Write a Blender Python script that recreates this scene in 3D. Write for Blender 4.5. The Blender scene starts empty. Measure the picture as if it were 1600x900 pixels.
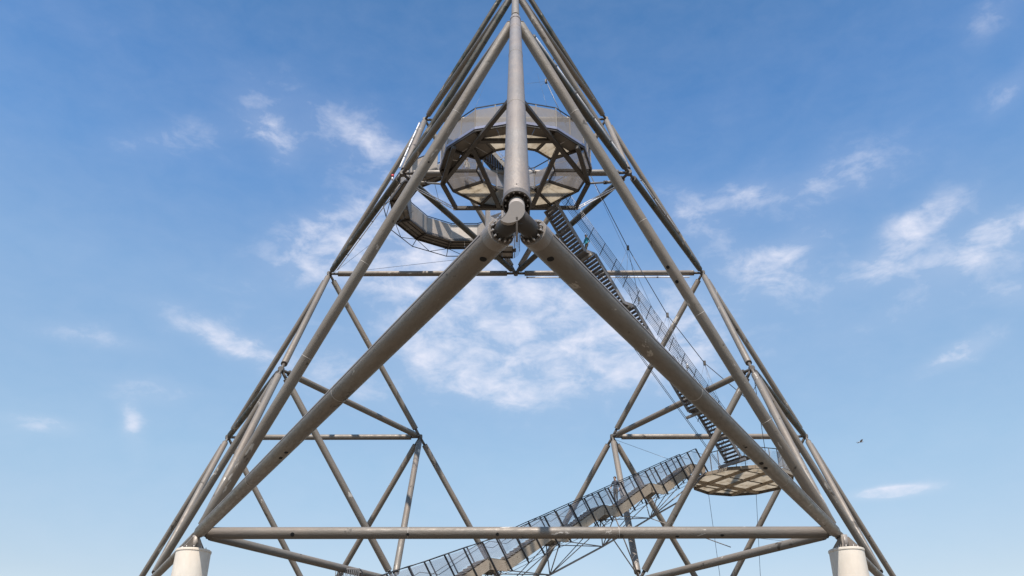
import bpy, bmesh, math, random
from mathutils import Vector, Matrix, Quaternion
random.seed(7)
V = Vector
C = bpy.context.scene.collection
S = bpy.context.scene

# ------------------------------------------------------------------ camera, world, sun, exposure
GROUND_Z = -10.3
PITCH, YAW = 0.493, -0.005
cam = bpy.data.cameras.new("camera")
cam.sensor_width = 36.0
cam.lens = 1258.476 / 1600 * 36.0
cam.shift_y = 31.445 / 1600
cam.clip_start = 0.1
cam.clip_end = 6000
co = bpy.data.objects.new("camera", cam)
C.objects.link(co)
fwd = V((math.sin(YAW) * math.cos(PITCH), math.cos(YAW) * math.cos(PITCH), math.sin(PITCH)))
rgt = V((math.cos(YAW), -math.sin(YAW), 0))
upv = rgt.cross(fwd)
M = Matrix((rgt, upv, -fwd)).transposed().to_4x4()
M.translation = V((-0.028, -47.085, -8.629))
co.matrix_world = M
S.camera = co

SUN_EL, SUN_AZ = math.radians(60), math.radians(-6.5)      # azimuth away from due south, towards the west
sun_dir = V((math.sin(SUN_AZ) * math.cos(SUN_EL), -math.cos(SUN_AZ) * math.cos(SUN_EL), math.sin(SUN_EL)))
sl = bpy.data.lights.new("sun", 'SUN')
sl.energy = 4.4
sl.angle = math.radians(0.53)
sl.color = (1.0, 0.915, 0.82)
so = bpy.data.objects.new("sun", sl)
so.rotation_euler = sun_dir.to_track_quat('Z', 'Y').to_euler()
so.location = (0, 0, 120)
C.objects.link(so)

W = bpy.data.worlds.new("World")
S.world = W
W.use_nodes = True
nt = W.node_tree
for n in list(nt.nodes):
    nt.nodes.remove(n)


def mk(tree, kind, **kw):
    n = tree.nodes.new(kind)
    for k, v in kw.items():
        setattr(n, k, v)
    return n


def mth(tree, op, a, b=None, clamp=False):
    n = tree.nodes.new('ShaderNodeMath')
    n.operation = op
    n.use_clamp = clamp
    for i, x in enumerate((a, b)):
        if x is None:
            continue
        if isinstance(x, (int, float)):
            n.inputs[i].default_value = x
        else:
            tree.links.new(x, n.inputs[i])
    return n.outputs[0]


sky = mk(nt, 'ShaderNodeTexSky', sky_type='NISHITA')
sky.sun_disc = False
sky.sun_elevation = SUN_EL
sky.sun_rotation = math.atan2(sun_dir.x, sun_dir.y)
sky.altitude = 100
sky.air_density = 1.0
sky.dust_density = 0.6
sky.ozone_density = 2.6
bg = mk(nt, 'ShaderNodeBackground')
bg.inputs['Strength'].default_value = 0.15
wo = mk(nt, 'ShaderNodeOutputWorld')
tc = mk(nt, 'ShaderNodeTexCoord')
sep = mk(nt, 'ShaderNodeSeparateXYZ')
nt.links.new(tc.outputs['Generated'], sep.inputs[0])
X_, Y_, Z_ = sep.outputs
az = mth(nt, 'ARCTAN2', X_, Y_)
el = mth(nt, 'ARCSINE', Z_)
# cirrus banks of the day: azimuth, elevation, half-widths, thickness, tilt
BANKS = [(-0.4917, 0.6419, 0.0489, 0.0137, 0.3, 0.3), (-0.3232, 0.6954, 0.1054, 0.0302, 0.32, -0.1), (-0.2144, 0.6833, 0.044, 0.0187, 0.35, -0.3), (-0.2419, 0.5686, 0.0727, 0.0291, 0.85, 0.4), (-0.153, 0.5489, 0.0922, 0.0274, 0.6, 0), (-0.0597, 0.5134, 0.0592, 0.0238, 0.8, -0.1), (0.0332, 0.5073, 0.0344, 0.0135, 0.75, 0.2), (-0.08, 0.4534, 0.0794, 0.038, 0.75, -0.2), (0.0651, 0.4415, 0.0952, 0.0356, 0.95, 0), (0.1444, 0.4538, 0.0515, 0.0353, 0.65, 0), (-0.0568, 0.4065, 0.0387, 0.0142, 0.6, -0.3), (0.2217, 0.4519, 0.0663, 0.0464, 0.45, 0), (-0.401, 0.4351, 0.0502, 0.0117, 0.4, -0.2), (-0.3523, 0.4195, 0.0354, 0.0119, 0.5, -0.3), (-0.5271, 0.4032, 0.0374, 0.0082, 0.4, 0), (-0.4645, 0.3185, 0.0115, 0.0139, 0.6, -1), (-0.554, 0.3028, 0.0279, 0.0066, 0.5, 0), (-0.2079, 0.388, 0.0456, 0.017, 0.3, 0), (0.2543, 0.5966, 0.0357, 0.0227, 0.5, -0.4), (0.3336, 0.6082, 0.0327, 0.0133, 0.5, 0), (0.4535, 0.5996, 0.0688, 0.0183, 0.45, 0.1), (0.5539, 0.5334, 0.0371, 0.0121, 0.65, 0.1), (0.6245, 0.4962, 0.0304, 0.0129, 0.8, 0.1), (0.4943, 0.4968, 0.0421, 0.0154, 0.6, 0.2), (0.3484, 0.506, 0.0478, 0.0223, 0.5, -0.4), (0.5486, 0.3805, 0.0311, 0.008, 0.75, 0.25), (0.4408, 0.2435, 0.0385, 0.0061, 1.3, 0), (0.6865, 0.633, 0.0255, 0.0097, 0.32, 0.4), (0.6998, 0.7118, 0.0261, 0.0128, 0.3, 0), (-0.6617, 0.7216, 0.0548, 0.0132, 0.15, -0.3), (-0.0136, 0.3833, 0.0298, 0.0094, 0.5, -0.2), (-0.4518, 0.3565, 0.0282, 0.0099, 0.3, 0), (0.5718, 0.4725, 0.0413, 0.012, 0.5, 0), (0.6164, 0.4298, 0.0178, 0.0091, 0.45, 0), (0.3867, 0.5302, 0.0394, 0.0147, 0.45, 0.2), (-0.16, 0.6306, 0.0577, 0.023, 0.3, 0), (-0.365, 0.6695, 0.0316, 0.0144, 0.45, -0.5), (0.5119, 0.4375, 0.1259, 0.0173, 0.18, 0.15), (-0.2612, 0.4184, 0.0496, 0.023, 0.3, -0.2), (0.3283, 0.6961, 0.0183, 0.0072, 0.12, 0)]
for k in range(18):                                          # the same kind of sky goes on all round
    a = random.uniform(0.95, 2 * math.pi - 0.95)
    a = a - 2 * math.pi if a > math.pi else a
    BANKS.append((a, random.uniform(0.2, 1.1), random.uniform(.03, .1), random.uniform(.01, .035), random.uniform(.3, .7), random.uniform(-.3, .3)))
# one warp makes the banks ragged
wn = mk(nt, 'ShaderNodeTexNoise')
wn.inputs['Scale'].default_value = 9.0
wn.inputs['Detail'].default_value = 5.0
wn.inputs['Roughness'].default_value = 0.6
wmap = mk(nt, 'ShaderNodeMapping')
wmap.inputs['Scale'].default_value = (1.0, 1.0, 2.2)
nt.links.new(tc.outputs['Generated'], wmap.inputs[0])
nt.links.new(wmap.outputs[0], wn.inputs['Vector'])
wsep = mk(nt, 'ShaderNodeSeparateColor')
nt.links.new(wn.outputs['Color'], wsep.inputs[0])
azw = mth(nt, 'ADD', az, mth(nt, 'MULTIPLY', mth(nt, 'SUBTRACT', wsep.outputs[0], 0.5), 0.05))
elw = mth(nt, 'ADD', el, mth(nt, 'MULTIPLY', mth(nt, 'SUBTRACT', wsep.outputs[1], 0.5), 0.03))
total = None
for (a, e, ra, re, s, k) in BANKS:
    sm = abs(ra) < 0.041 and s > 1.2
    if not sm:
        ra, re = ra * 1.35, re * 1.45
    du = mth(nt, 'MULTIPLY', mth(nt, 'SUBTRACT', az if sm else azw, a), 1 / ra)
    e0 = mth(nt, 'SUBTRACT', el if sm else elw, e)
    dv = mth(nt, 'MULTIPLY', mth(nt, 'SUBTRACT', e0, mth(nt, 'MULTIPLY', mth(nt, 'SUBTRACT', az, a), k)), 1 / re)
    r2 = mth(nt, 'ADD', mth(nt, 'MULTIPLY', du, du), mth(nt, 'MULTIPLY', dv, dv))
    g = mth(nt, 'MULTIPLY', mth(nt, 'EXPONENT', mth(nt, 'MULTIPLY', r2, -1.0)), s)
    g = mth(nt, 'MULTIPLY', g, 1.35)
    total = g if total is None else mth(nt, 'ADD', total, g)
fn = mk(nt, 'ShaderNodeTexNoise')
fn.inputs['Scale'].default_value = 22.0
fn.inputs['Detail'].default_value = 12.0
fn.inputs['Roughness'].default_value = 0.6
fn.inputs['Distortion'].default_value = 0.25
fmap = mk(nt, 'ShaderNodeMapping')
fmap.inputs['Scale'].default_value = (1.0, 1.0, 1.9)
nt.links.new(tc.outputs['Generated'], fmap.inputs[0])
nt.links.new(fmap.outputs[0], fn.inputs['Vector'])
fr = mk(nt, 'ShaderNodeMapRange')
fr.inputs['From Min'].default_value = 0.28
fr.inputs['From Max'].default_value = 0.74
nt.links.new(fn.outputs['Fac'], fr.inputs['Value'])
tt = mth(nt, 'MINIMUM', total, 0.80)
thr = mth(nt, 'SUBTRACT', 0.59, mth(nt, 'MULTIPLY', tt, 0.26))
edge_n = mth(nt, 'MULTIPLY', mth(nt, 'SUBTRACT', fn.outputs['Fac'], thr), 2.6, True)
dens = mth(nt, 'ADD', mth(nt, 'MULTIPLY', edge_n, mth(nt, 'MINIMUM', mth(nt, 'MULTIPLY', tt, 1.0), 0.85)), mth(nt, 'MULTIPLY', tt, 0.20))
veil = mth(nt, 'MULTIPLY', fr.outputs[0], 0.05)
dens = mth(nt, 'ADD', dens, veil)
dens = mth(nt, 'MINIMUM', dens, 0.88)
hue = mk(nt, 'ShaderNodeMixRGB', blend_type='MULTIPLY')
hue.inputs[0].default_value = 1.0
grad = mk(nt, 'ShaderNodeValToRGB')          # hazy pale near the horizon, deep blue overhead
nt.links.new(mth(nt, 'DIVIDE', el, math.pi / 2, True), grad.inputs[0])
ge = grad.color_ramp.elements
ge[0].position, ge[0].color = .10, (.85, .71, .60, 1)
ge[1].position, ge[1].color = .56, (.42, .68, .80, 1)
for p_, c_ in ((.19, (.96, .91, .77)), (.312, (.98, 1.03, .95)), (.395, (.68, .90, .98)), (.458, (.52, .79, .93))):
    e_ = ge.new(p_)
    e_.color = (*c_, 1)
nt.links.new(grad.outputs[0], hue.inputs[2])
nt.links.new(sky.outputs[0], hue.inputs[1])
cm = mk(nt, 'ShaderNodeMixRGB')
nt.links.new(dens, cm.inputs[0])
nt.links.new(hue.outputs[0], cm.inputs[1])
cm.inputs[2].default_value = (3.7, 3.78, 4.3, 1)
nt.links.new(cm.outputs[0], bg.inputs['Color'])
nt.links.new(bg.outputs[0], wo.inputs[0])

S.view_settings.view_transform = 'Standard'
S.view_settings.look = 'None'
S.view_settings.exposure = 0.62
S.view_settings.gamma = 1.0
S.render.engine = 'CYCLES'
S.cycles.transparent_max_bounces = 24


# ------------------------------------------------------------------ materials
def mat(name, col, rough=0.6, metal=0.0, spec=0.4):
    m = bpy.data.materials.new(name)
    m.use_nodes = True
    b = m.node_tree.nodes['Principled BSDF']
    b.inputs['Base Color'].default_value = (*col, 1)
    b.inputs['Roughness'].default_value = rough
    b.inputs['Metallic'].default_value = metal
    b.inputs['Specular IOR Level'].default_value = spec
    return m


def weathered(name, base, dark, light, rough=0.5, stretch=1.0, scale=1.0, blotch=0.66, chips=0.70, bump=0.04, metal=0.15):
    """Painted or galvanised steel: soft mottling, runs, dark blotches and paler bare patches."""
    m = mat(name, base, rough, metal)
    t = m.node_tree
    b = t.nodes['Principled BSDF']
    tcn = mk(t, 'ShaderNodeTexCoord')
    oi = mk(t, 'ShaderNodeObjectInfo')
    add = mk(t, 'ShaderNodeVectorMath', operation='ADD')
    comb = mk(t, 'ShaderNodeCombineXYZ')
    r = mth(t, 'MULTIPLY', oi.outputs['Random'], 80.0)
    for i in range(3):
        t.links.new(r, comb.inputs[i])
    t.links.new(tcn.outputs['Object'], add.inputs[0])
    t.links.new(comb.outputs[0], add.inputs[1])

    def noise(sc, det, st=(1, 1, 1), dist=0.0):
        mp = mk(t, 'ShaderNodeMapping')
        mp.inputs['Scale'].default_value = st
        t.links.new(add.outputs[0], mp.inputs[0])
        n = mk(t, 'ShaderNodeTexNoise')
        n.inputs['Scale'].default_value = sc
        n.inputs['Detail'].default_value = det
        n.inputs['Roughness'].default_value = 0.62
        n.inputs['Distortion'].default_value = dist
        t.links.new(mp.outputs[0], n.inputs['Vector'])
        return n.outputs['Fac']

    def ramp(v, lo, hi):
        q = mk(t, 'ShaderNodeMapRange')
        q.inputs['From Min'].default_value = lo
        q.inputs['From Max'].default_value = hi
        t.links.new(v, q.inputs['Value'])
        return q.outputs[0]

    def mix(fac, a, bb, amount=1.0):
        q = mk(t, 'ShaderNodeMixRGB')
        f = mth(t, 'MULTIPLY', fac, amount)
        t.links.new(f, q.inputs[0])
        for i, c in ((1, a), (2, bb)):
            if isinstance(c, tuple):
                q.inputs[i].default_value = (*c, 1)
            else:
                t.links.new(c, q.inputs[i])
        return q.outputs[0]
    soft = ramp(noise(0.9 * scale, 4, (1, 1, stretch)), 0.3, 0.72)
    c = mix(soft, tuple(x * 0.82 for x in base), tuple(min(1, x * 1.16) for x in base))
    fine = ramp(noise(9 * scale, 6, (1, 1, max(stretch, .3))), 0.35, 0.7)
    c = mix(fine, c, dark, 0.13)
    hv = mk(t, 'ShaderNodeHueSaturation')
    t.links.new(mth(t, 'ADD', mth(t, 'MULTIPLY', oi.outputs['Random'], 0.26), 0.87), hv.inputs['Value'])
    t.links.new(c, hv.inputs['Color'])
    c = hv.outputs[0]
    hue_ = ramp(noise(0.5 * scale, 2, (1, 1, .5)), .4, .65)
    c = mix(hue_, c, (base[0] * 1.12, base[1] * 0.97, base[2] * 0.86), 0.45)
    bl = ramp(noise(1.3 * scale, 6, (1, 1, .8), .4), blotch, blotch + .03)
    c = mix(bl, c, dark, 0.85)
    ch = ramp(noise(1.7 * scale, 7, (1, 1, .35), .2), chips, chips + .02)
    c = mix(ch, c, light, 0.9)
    t.links.new(c, b.inputs['Base Color'])
    rr = mth(t, 'ADD', mth(t, 'MULTIPLY', fine, 0.22), rough - 0.08)
    t.links.new(rr, b.inputs['Roughness'])
    bm_ = mk(t, 'ShaderNodeBump')
    bm_.inputs['Strength'].default_value = 0.18
    bm_.inputs['Distance'].default_value = bump
    t.links.new(fine, bm_.inputs['Height'])
    t.links.new(bm_.outputs[0], b.inputs['Normal'])
    return m


M_TUBE = weathered("weathered_tube_steel", (0.188, 0.169, 0.147), (0.055, 0.047, 0.038), (0.46, 0.43, 0.39), 0.5, 0.3, 1.0, .645, .65)
M_MOSS_SHADE = weathered("moss_and_shade_tube_steel", (0.075, 0.07, 0.058), (0.02, 0.032, 0.024), (0.3, 0.27, 0.23), 0.55, 0.3, 1.0, .56, .63)  # moss stain plus the shade of unlit undersides, both put into the base colour
M_ZINC = weathered("zinc_tube_steel", (0.235, 0.212, 0.192), (0.14, 0.12, 0.1), (0.36, 0.33, 0.3), 0.45, 0.5, 1.6, .74, .74)
M_DARK = weathered("dark_platform_steel", (0.07, 0.062, 0.055), (0.04, 0.035, 0.03), (0.22, 0.2, 0.18), 0.5, 1.0, 2.0, .68, .72)
M_BLACK = mat("black_post_steel", (0.035, 0.036, 0.04), 0.45, 0.2)
M_STAIR = weathered("grey_stair_steel", (0.19, 0.188, 0.192), (0.07, 0.065, 0.06), (0.33, 0.32, 0.32), 0.45, 1.0, 2.0, .7, .72)
M_STRINGER = weathered("brown_stringer_steel", (0.30, 0.255, 0.20), (0.12, 0.09, 0.065), (0.42, 0.37, 0.3), 0.55, 1.0, 1.5, .66, .72)
M_HUB = weathered("hub_cast_steel", (0.115, 0.105, 0.095), (0.08, 0.07, 0.06), (0.45, 0.42, 0.4), 0.5, 1.0, 2.0, .72, .75, .01)
M_WHITE = mat("white_light_rod", (0.78, 0.78, 0.8), 0.35)
M_FASCIA = mat("lavender_fascia_metal", (0.36, 0.35, 0.42), 0.3, 0.5)
M_CABLE = mat("cable_steel", (0.11, 0.115, 0.13), 0.4, 0.5)
M_CUT = mat("machined_cut_face", (0.34, 0.305, 0.28), 0.55, 0.1)
M_HUB_SHADE = weathered("shade_toned_hub_steel", (0.055, 0.05, 0.046), (0.03, 0.027, 0.024), (0.1, 0.09, 0.08), 0.45, 1.0, 2.0, .72, .75, .004)  # shadow on the near corner stubs is put into this dark base colour
M_BOLT = mat("bright_bolt_steel", (0.55, 0.52, 0.5), 0.35, 0.6)
M_HOLE = mat("dark_hole", (0.015, 0.014, 0.013), 0.9)
M_SEAM = mat("pale_weld_bead", (0.42, 0.39, 0.36), 0.5)
M_CONC = weathered("pale_concrete", (0.64, 0.595, 0.525), (0.40, 0.36, 0.30), (0.72, 0.69, 0.64), 0.85, 0.5, 0.8, .72, .72, .01, 0.0)


def screen_mat(name, col, opaque, trans=0.25, var=.1):
    """Fine perforated sheet seen from tens of metres: partly see-through."""
    m = bpy.data.materials.new(name)
    m.use_nodes = True
    t = m.node_tree
    b = t.nodes['Principled BSDF']
    out = t.nodes['Material Output']
    b.inputs['Base Color'].default_value = (*col, 1)
    b.inputs['Roughness'].default_value = 0.5
    tl = mk(t, 'ShaderNodeBsdfTranslucent')
    tl.inputs[0].default_value = (*col, 1)
    tp = mk(t, 'ShaderNodeBsdfTransparent')
    m1 = mk(t, 'ShaderNodeMixShader')
    m1.inputs[0].default_value = trans
    t.links.new(b.outputs[0], m1.inputs[1])
    t.links.new(tl.outputs[0], m1.inputs[2])
    m2 = mk(t, 'ShaderNodeMixShader')
    tcn = mk(t, 'ShaderNodeTexCoord')
    n = mk(t, 'ShaderNodeTexNoise')
    n.inputs['Scale'].default_value = 1.1
    n.inputs['Detail'].default_value = 5
    t.links.new(tcn.outputs['Object'], n.inputs['Vector'])
    q = mk(t, 'ShaderNodeMapRange')
    q.inputs['From Min'].default_value = .3
    q.inputs['From Max'].default_value = .7
    q.inputs['To Min'].default_value = opaque - var
    q.inputs['To Max'].default_value = min(1.0, opaque + var)
    t.links.new(n.outputs['Fac'], q.inputs['Value'])
    t.links.new(q.outputs[0], m2.inputs[0])
    t.links.new(tp.outputs[0], m2.inputs[1])
    t.links.new(m1.outputs[0], m2.inputs[2])
    t.links.new(m2.outputs[0], out.inputs[0])
    return m


M_SCREEN = screen_mat("perforated_screen", (0.36, 0.33, 0.31), 0.66)
M_SCREEN_THIN = screen_mat("thin_mesh_screen", (0.40, 0.42, 0.48), 0.16, .4, .02)
M_GRATE = screen_mat("floor_grating", (0.32, 0.30, 0.29), 0.50, .3)
M_NOSING = screen_mat("bright_tread_grating", (0.6, 0.61, 0.64), 0.7, .6)


def plate_mat():
    """Translucent beige floor sheet, stained, lit from above by the sun."""
    m = bpy.data.materials.new("beige_floor_sheet")
    m.use_nodes = True
    t = m.node_tree
    b = t.nodes['Principled BSDF']
    out = t.nodes['Material Output']
    tcn = mk(t, 'ShaderNodeTexCoord')
    n = mk(t, 'ShaderNodeTexNoise')
    n.inputs['Scale'].default_value = 1.6
    n.inputs['Detail'].default_value = 8
    n.inputs['Roughness'].default_value = .65
    t.links.new(tcn.outputs['Object'], n.inputs['Vector'])
    cr = mk(t, 'ShaderNodeValToRGB')
    e = cr.color_ramp.elements
    e[0].position, e[0].color = .30, (0.38, 0.32, 0.24, 1)
    e[1].position, e[1].color = .48, (0.62, 0.575, 0.50, 1)
    x = e.new(.72)
    x.color = (0.70, 0.66, 0.59, 1)
    t.links.new(n.outputs['Fac'], cr.inputs[0])
    t.links.new(cr.outputs[0], b.inputs['Base Color'])
    b.inputs['Roughness'].default_value = 0.6
    tl = mk(t, 'ShaderNodeBsdfTranslucent')
    t.links.new(cr.outputs[0], tl.inputs[0])
    ms = mk(t, 'ShaderNodeMixShader')
    ms.inputs[0].default_value = .72
    t.links.new(b.outputs[0], ms.inputs[1])
    t.links.new(tl.outputs[0], ms.inputs[2])
    t.links.new(ms.outputs[0], out.inputs[0])
    return m


M_PLATE = plate_mat()
M_SOFFIT = weathered("grey_brown_soffit_board", (0.20, 0.182, 0.16), (0.14, 0.12, 0.1), (0.4, 0.37, 0.33), 0.6, 1, 1.5, .68, .75, .01, 0)  # opaque grey-brown board, darker than the beige floor sheets
M_WALL = weathered("galvanised_wall_sheet", (0.33, 0.305, 0.275), (0.24, 0.21, 0.19), (0.56, 0.53, 0.49), 0.5, .4, 1.4, .70, .72, .01, .1)


# ------------------------------------------------------------------ mesh helpers
def newobj(name, verts, faces, m, parent=None, smooth_sides=0, local=None):
    me = bpy.data.meshes.new(name)
    me.from_pydata([tuple(v) for v in verts], [], faces)
    me.update()
    for i in range(min(smooth_sides, len(me.polygons))):
        me.polygons[i].use_smooth = True
    if m:
        me.materials.append(m)
    o = bpy.data.objects.new(name, me)
    C.objects.link(o)
    if parent:
        o.parent = parent
    if local is not None:
        o.matrix_local = local
    return o


def frame(p, q):
    """Matrix whose z axis runs from p to q, at p."""
    d = (V(q) - V(p)).normalized()
    a = V((0, 0, 1)) if abs(d.z) < .95 else V((0, 1, 0))
    x = a.cross(d).normalized()
    y = d.cross(x)
    m = Matrix((x, y, d)).transposed().to_4x4()
    m.translation = V(p)
    return m


def cyl_data(L, r0, r1=None, n=20, z0=0.0):
    r1 = r0 if r1 is None else r1
    v = []
    for k in range(n):
        a = 2 * math.pi * k / n
        v.append((r0 * math.cos(a), r0 * math.sin(a), z0))
    for k in range(n):
        a = 2 * math.pi * k / n
        v.append((r1 * math.cos(a), r1 * math.sin(a), z0 + L))
    f = [(k, (k + 1) % n, n + (k + 1) % n, n + k) for k in range(n)]
    f.append(tuple(reversed(range(n))))
    f.append(tuple(range(n, 2 * n)))
    return v, f, n


class MB:
    """Collects shapes into one mesh; sides of round shapes are smooth."""
    def __init__(self):
        self.v, self.f, self.s = [], [], []

    def add(self, v, f, smooth=0):
        b = len(self.v)
        self.v += [tuple(x) for x in v]
        for i, q in enumerate(f):
            self.f.append(tuple(b + k for k in q))
            self.s.append(i < smooth)
        return self

    def cyl(self, p, q, r, r1=None, n=12):
        L = (V(q) - V(p)).length
        v, f, k = cyl_data(L, r, r1, n)
        m = frame(p, q)
        return self.add([m @ V(x) for x in v], f, k)

    def beam(self, p, q, w, h, up=(0, 0, 1)):
        p, q = V(p), V(q)
        d = (q - p).normalized()
        sx = d.cross(V(up))
        if sx.length < 1e-4:
            sx = d.cross(V((0, 1, 0)))
        sx.normalize()
        u = sx.cross(d)
        v = []
        for c in (p, q):
            for a, b in ((-1, -1), (1, -1), (1, 1), (-1, 1)):
                v.append(c + sx * (a * w / 2) + u * (b * h / 2))
        f = [(3, 2, 1, 0), (4, 5, 6, 7), (0, 1, 5, 4), (1, 2, 6, 5), (2, 3, 7, 6), (3, 0, 4, 7)]
        return self.add(v, f)

    def prism(self, poly, off):
        """Flat polygon thickened along the vector off."""
        n = len(poly)
        off = V(off)
        v = [V(p) for p in poly] + [V(p) + off for p in poly]
        f = [tuple(range(n - 1, -1, -1)), tuple(range(n, 2 * n))]
        f += [(k, (k + 1) % n, n + (k + 1) % n, n + k) for k in range(n)]
        return self.add(v, f)

    def build(self, name, m, parent=None):
        me = bpy.data.meshes.new(name)
        me.from_pydata(self.v, [], self.f)
        me.update()
        me.polygons.foreach_set('use_smooth', self.s)
        bm = bmesh.new()
        bm.from_mesh(me)
        bmesh.ops.recalc_face_normals(bm, faces=bm.faces)
        bm.to_mesh(me)
        bm.free()
        if m:
            me.materials.append(m)
        o = bpy.data.objects.new(name, me)
        C.objects.link(o)
        if parent:
            o.parent = parent
            o.matrix_parent_inverse = parent.matrix_world.inverted() if parent.type != 'EMPTY' else Matrix.Translation(-V(parent.location))
        return o


def tag(o, label=None, cat=None, group=None, kind=None):
    if label:
        o['label'] = label
    if cat:
        o['category'] = cat
    if group:
        o['group'] = group
    if kind:
        o['kind'] = kind
    return o


GROUPS = {"viewing_platform": "viewing platforms hung in the pyramid", "stay_cable": "thin stay cables in the pyramid", "concrete_pillar": "concrete pillars under the pyramid",
          "ring_hanger": "hangers of the twelve-sided ring", "person": "visitors on the stairs and platforms"}


def thing(name, loc, label, cat, group=None):
    o = bpy.data.objects.new(name, None)
    o.location = loc
    C.objects.link(o)
    group = group or GROUPS.get(name)
    return tag(o, label, cat, group)


def rod(name, p, q, r, m, parent=None, n=12):
    return MB().cyl(p, q, r, n=n).build(name, m, parent)


def bar(name, p, q, w, h, m, parent=None, up=(0, 0, 1)):
    return MB().beam(p, q, w, h, up).build(name, m, parent)


def lerp(a, b, t):
    return V(a) + (V(b) - V(a)) * t


# ------------------------------------------------------------------ ground
def ground():
    v, f = [], []
    n = 40
    ext = [-2500 + 5000 * i / n for i in range(n + 1)]
    for y in ext:
        for x in ext:
            r = math.hypot(x, y)
            v.append((x, y, GROUND_Z - max(0, r - 130) * 0.012))
    for j in range(n):
        for i in range(n):
            a = j * (n + 1) + i
            f.append((a, a + 1, a + n + 2, a + n + 1))
    m = mat("heap_gravel", (0.2, 0.185, 0.165), 0.95)
    t = m.node_tree
    b = t.nodes['Principled BSDF']
    tcn = mk(t, 'ShaderNodeTexCoord')
    nz = mk(t, 'ShaderNodeTexNoise')
    nz.inputs['Scale'].default_value = .15
    nz.inputs['Detail'].default_value = 12
    t.links.new(tcn.outputs['Object'], nz.inputs['Vector'])
    cr = mk(t, 'ShaderNodeValToRGB')
    cr.color_ramp.elements[0].color = (0.065, 0.052, 0.038, 1)
    cr.color_ramp.elements[0].position = .35
    cr.color_ramp.elements[1].color = (0.16, 0.13, 0.095, 1)
    cr.color_ramp.elements[1].position = .65
    t.links.new(nz.outputs['Fac'], cr.inputs[0])
    t.links.new(cr.outputs[0], b.inputs['Base Color'])
    tag(newobj("ground", v, f, m), kind="structure")


ground()

# ------------------------------------------------------------------ lattice of the pyramid
SIDE = 60.0
R_ = SIDE / math.sqrt(3)
A = V((0, -R_, 0))
B = V((-SIDE / 2, R_ / 2, 0))
Cc = V((SIDE / 2, R_ / 2, 0))
D = V((0, 0, SIDE * math.sqrt(2 / 3)))


def mid(p, q):
    return (V(p) + V(q)) / 2


AB, AC, AD, BC, BD, CD = mid(A, B), mid(A, Cc), mid(A, D), mid(B, Cc), mid(B, D), mid(Cc, D)
pyr = thing("steel_pyramid", (0, 0, 0), "huge three-sided pyramid lattice of weathered grey steel tubes on concrete pillars", "tower")
edges = {}


def key(p):
    return tuple(round(x, 2) for x in p)


def edge(p, q, r, m):
    k = tuple(sorted((key(p), key(q))))
    if k not in edges:
        edges[k] = (V(p), V(q), r, m)


def sub(vs, r, m):
    for i in range(4):
        for j in range(i + 1, 4):
            edge(vs[i], vs[j], r, m)


def sub2(vs):
    for i in range(4):
        sub([vs[i]] + [mid(vs[i], vs[j]) for j in range(4) if j != i], 0.215, M_TUBE)


RA = 0.275
for p, q in ((A, AB), (A, AC), (AB, AC), (AB, AD), (AC, AD)):
    edge(p, q, RA, M_TUBE)
edge(A, AD, RA * .98, M_ZINC)
for vs in ((B, AB, BC, BD), (Cc, AC, BC, CD), (D, AD, BD, CD)):
    sub2(vs)

mesh_cache = {}
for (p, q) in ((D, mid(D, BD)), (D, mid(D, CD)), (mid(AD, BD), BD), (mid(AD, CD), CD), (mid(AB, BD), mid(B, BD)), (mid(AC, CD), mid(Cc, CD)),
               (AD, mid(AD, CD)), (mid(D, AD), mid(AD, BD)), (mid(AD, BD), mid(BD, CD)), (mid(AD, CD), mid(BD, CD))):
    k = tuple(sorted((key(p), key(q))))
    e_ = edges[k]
    edges[k] = (e_[0], e_[1], e_[2], M_MOSS_SHADE)


def tube_part(p, q, r, m, ga, gb):
    """A tube between two nodes, stopping short of each, with a turned-in end and a cap."""
    L = (q - p).length
    ck = (round(L, 3), r, m.name, ga, gb)
    if ck not in mesh_cache:
        n = 28
        v, f, s = [], [], []
        prof = [(r * .62, ga), (r * .94, ga), (r, ga + .05), (r, L - gb - .05), (r * .94, L - gb), (r * .62, L - gb)]
        for (rr, z) in prof:
            for k in range(n):
                a = 2 * math.pi * k / n
                v.append((rr * math.cos(a), rr * math.sin(a), z))
        for j in range(len(prof) - 1):
            for k in range(n):
                f.append((j * n + k, j * n + (k + 1) % n, (j + 1) * n + (k + 1) % n, (j + 1) * n + k))
                s.append(j == 2)
        f.append(tuple(reversed(range(n))))
        f.append(tuple(range((len(prof) - 1) * n, len(prof) * n)))
        s += [False, False]
        me = bpy.data.meshes.new("tube")
        me.from_pydata(v, [], f)
        me.update()
        me.polygons.foreach_set('use_smooth', s)
        me.materials.append(m)
        mesh_cache[ck] = me
    o = bpy.data.objects.new("tube", mesh_cache[ck])
    C.objects.link(o)
    o.parent = pyr
    o.matrix_local = frame(p, q)
    return o


nodes = {}
tubes = []
for (p, q, r, m) in edges.values():
    ga = gb = 0.75
    if r > .25:
        ga = .86 if key(p) == key(A) else .45
        gb = .45
    tubes.append((p, q, r, m, tube_part(p, q, r, m, ga, gb)))
    for a, b, g in ((p, q, ga), (q, p, gb)):
        nodes.setdefault(key(a), []).append((V(b), r, g))
for k, lst in nodes.items():
    if k == key(A):
        continue
    mb = MB()
    c = V(k)
    for (b, r, g) in lst:
        d = (b - c).normalized()
        mb.cyl(c, c + d * (g + .02), r * .42, r * .5, 10)
        mb.cyl(c + d * (g - .05), c + d * (g + .01), r * .98, n=20)
    # core
    for ax in (V((1, 0, 0)), V((0, 1, 0)), V((0, 0, 1))):
        mb.cyl(c - ax * .17, c + ax * .17, .17, n=12)
    mb.build("node_hub", M_HUB, pyr)

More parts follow.
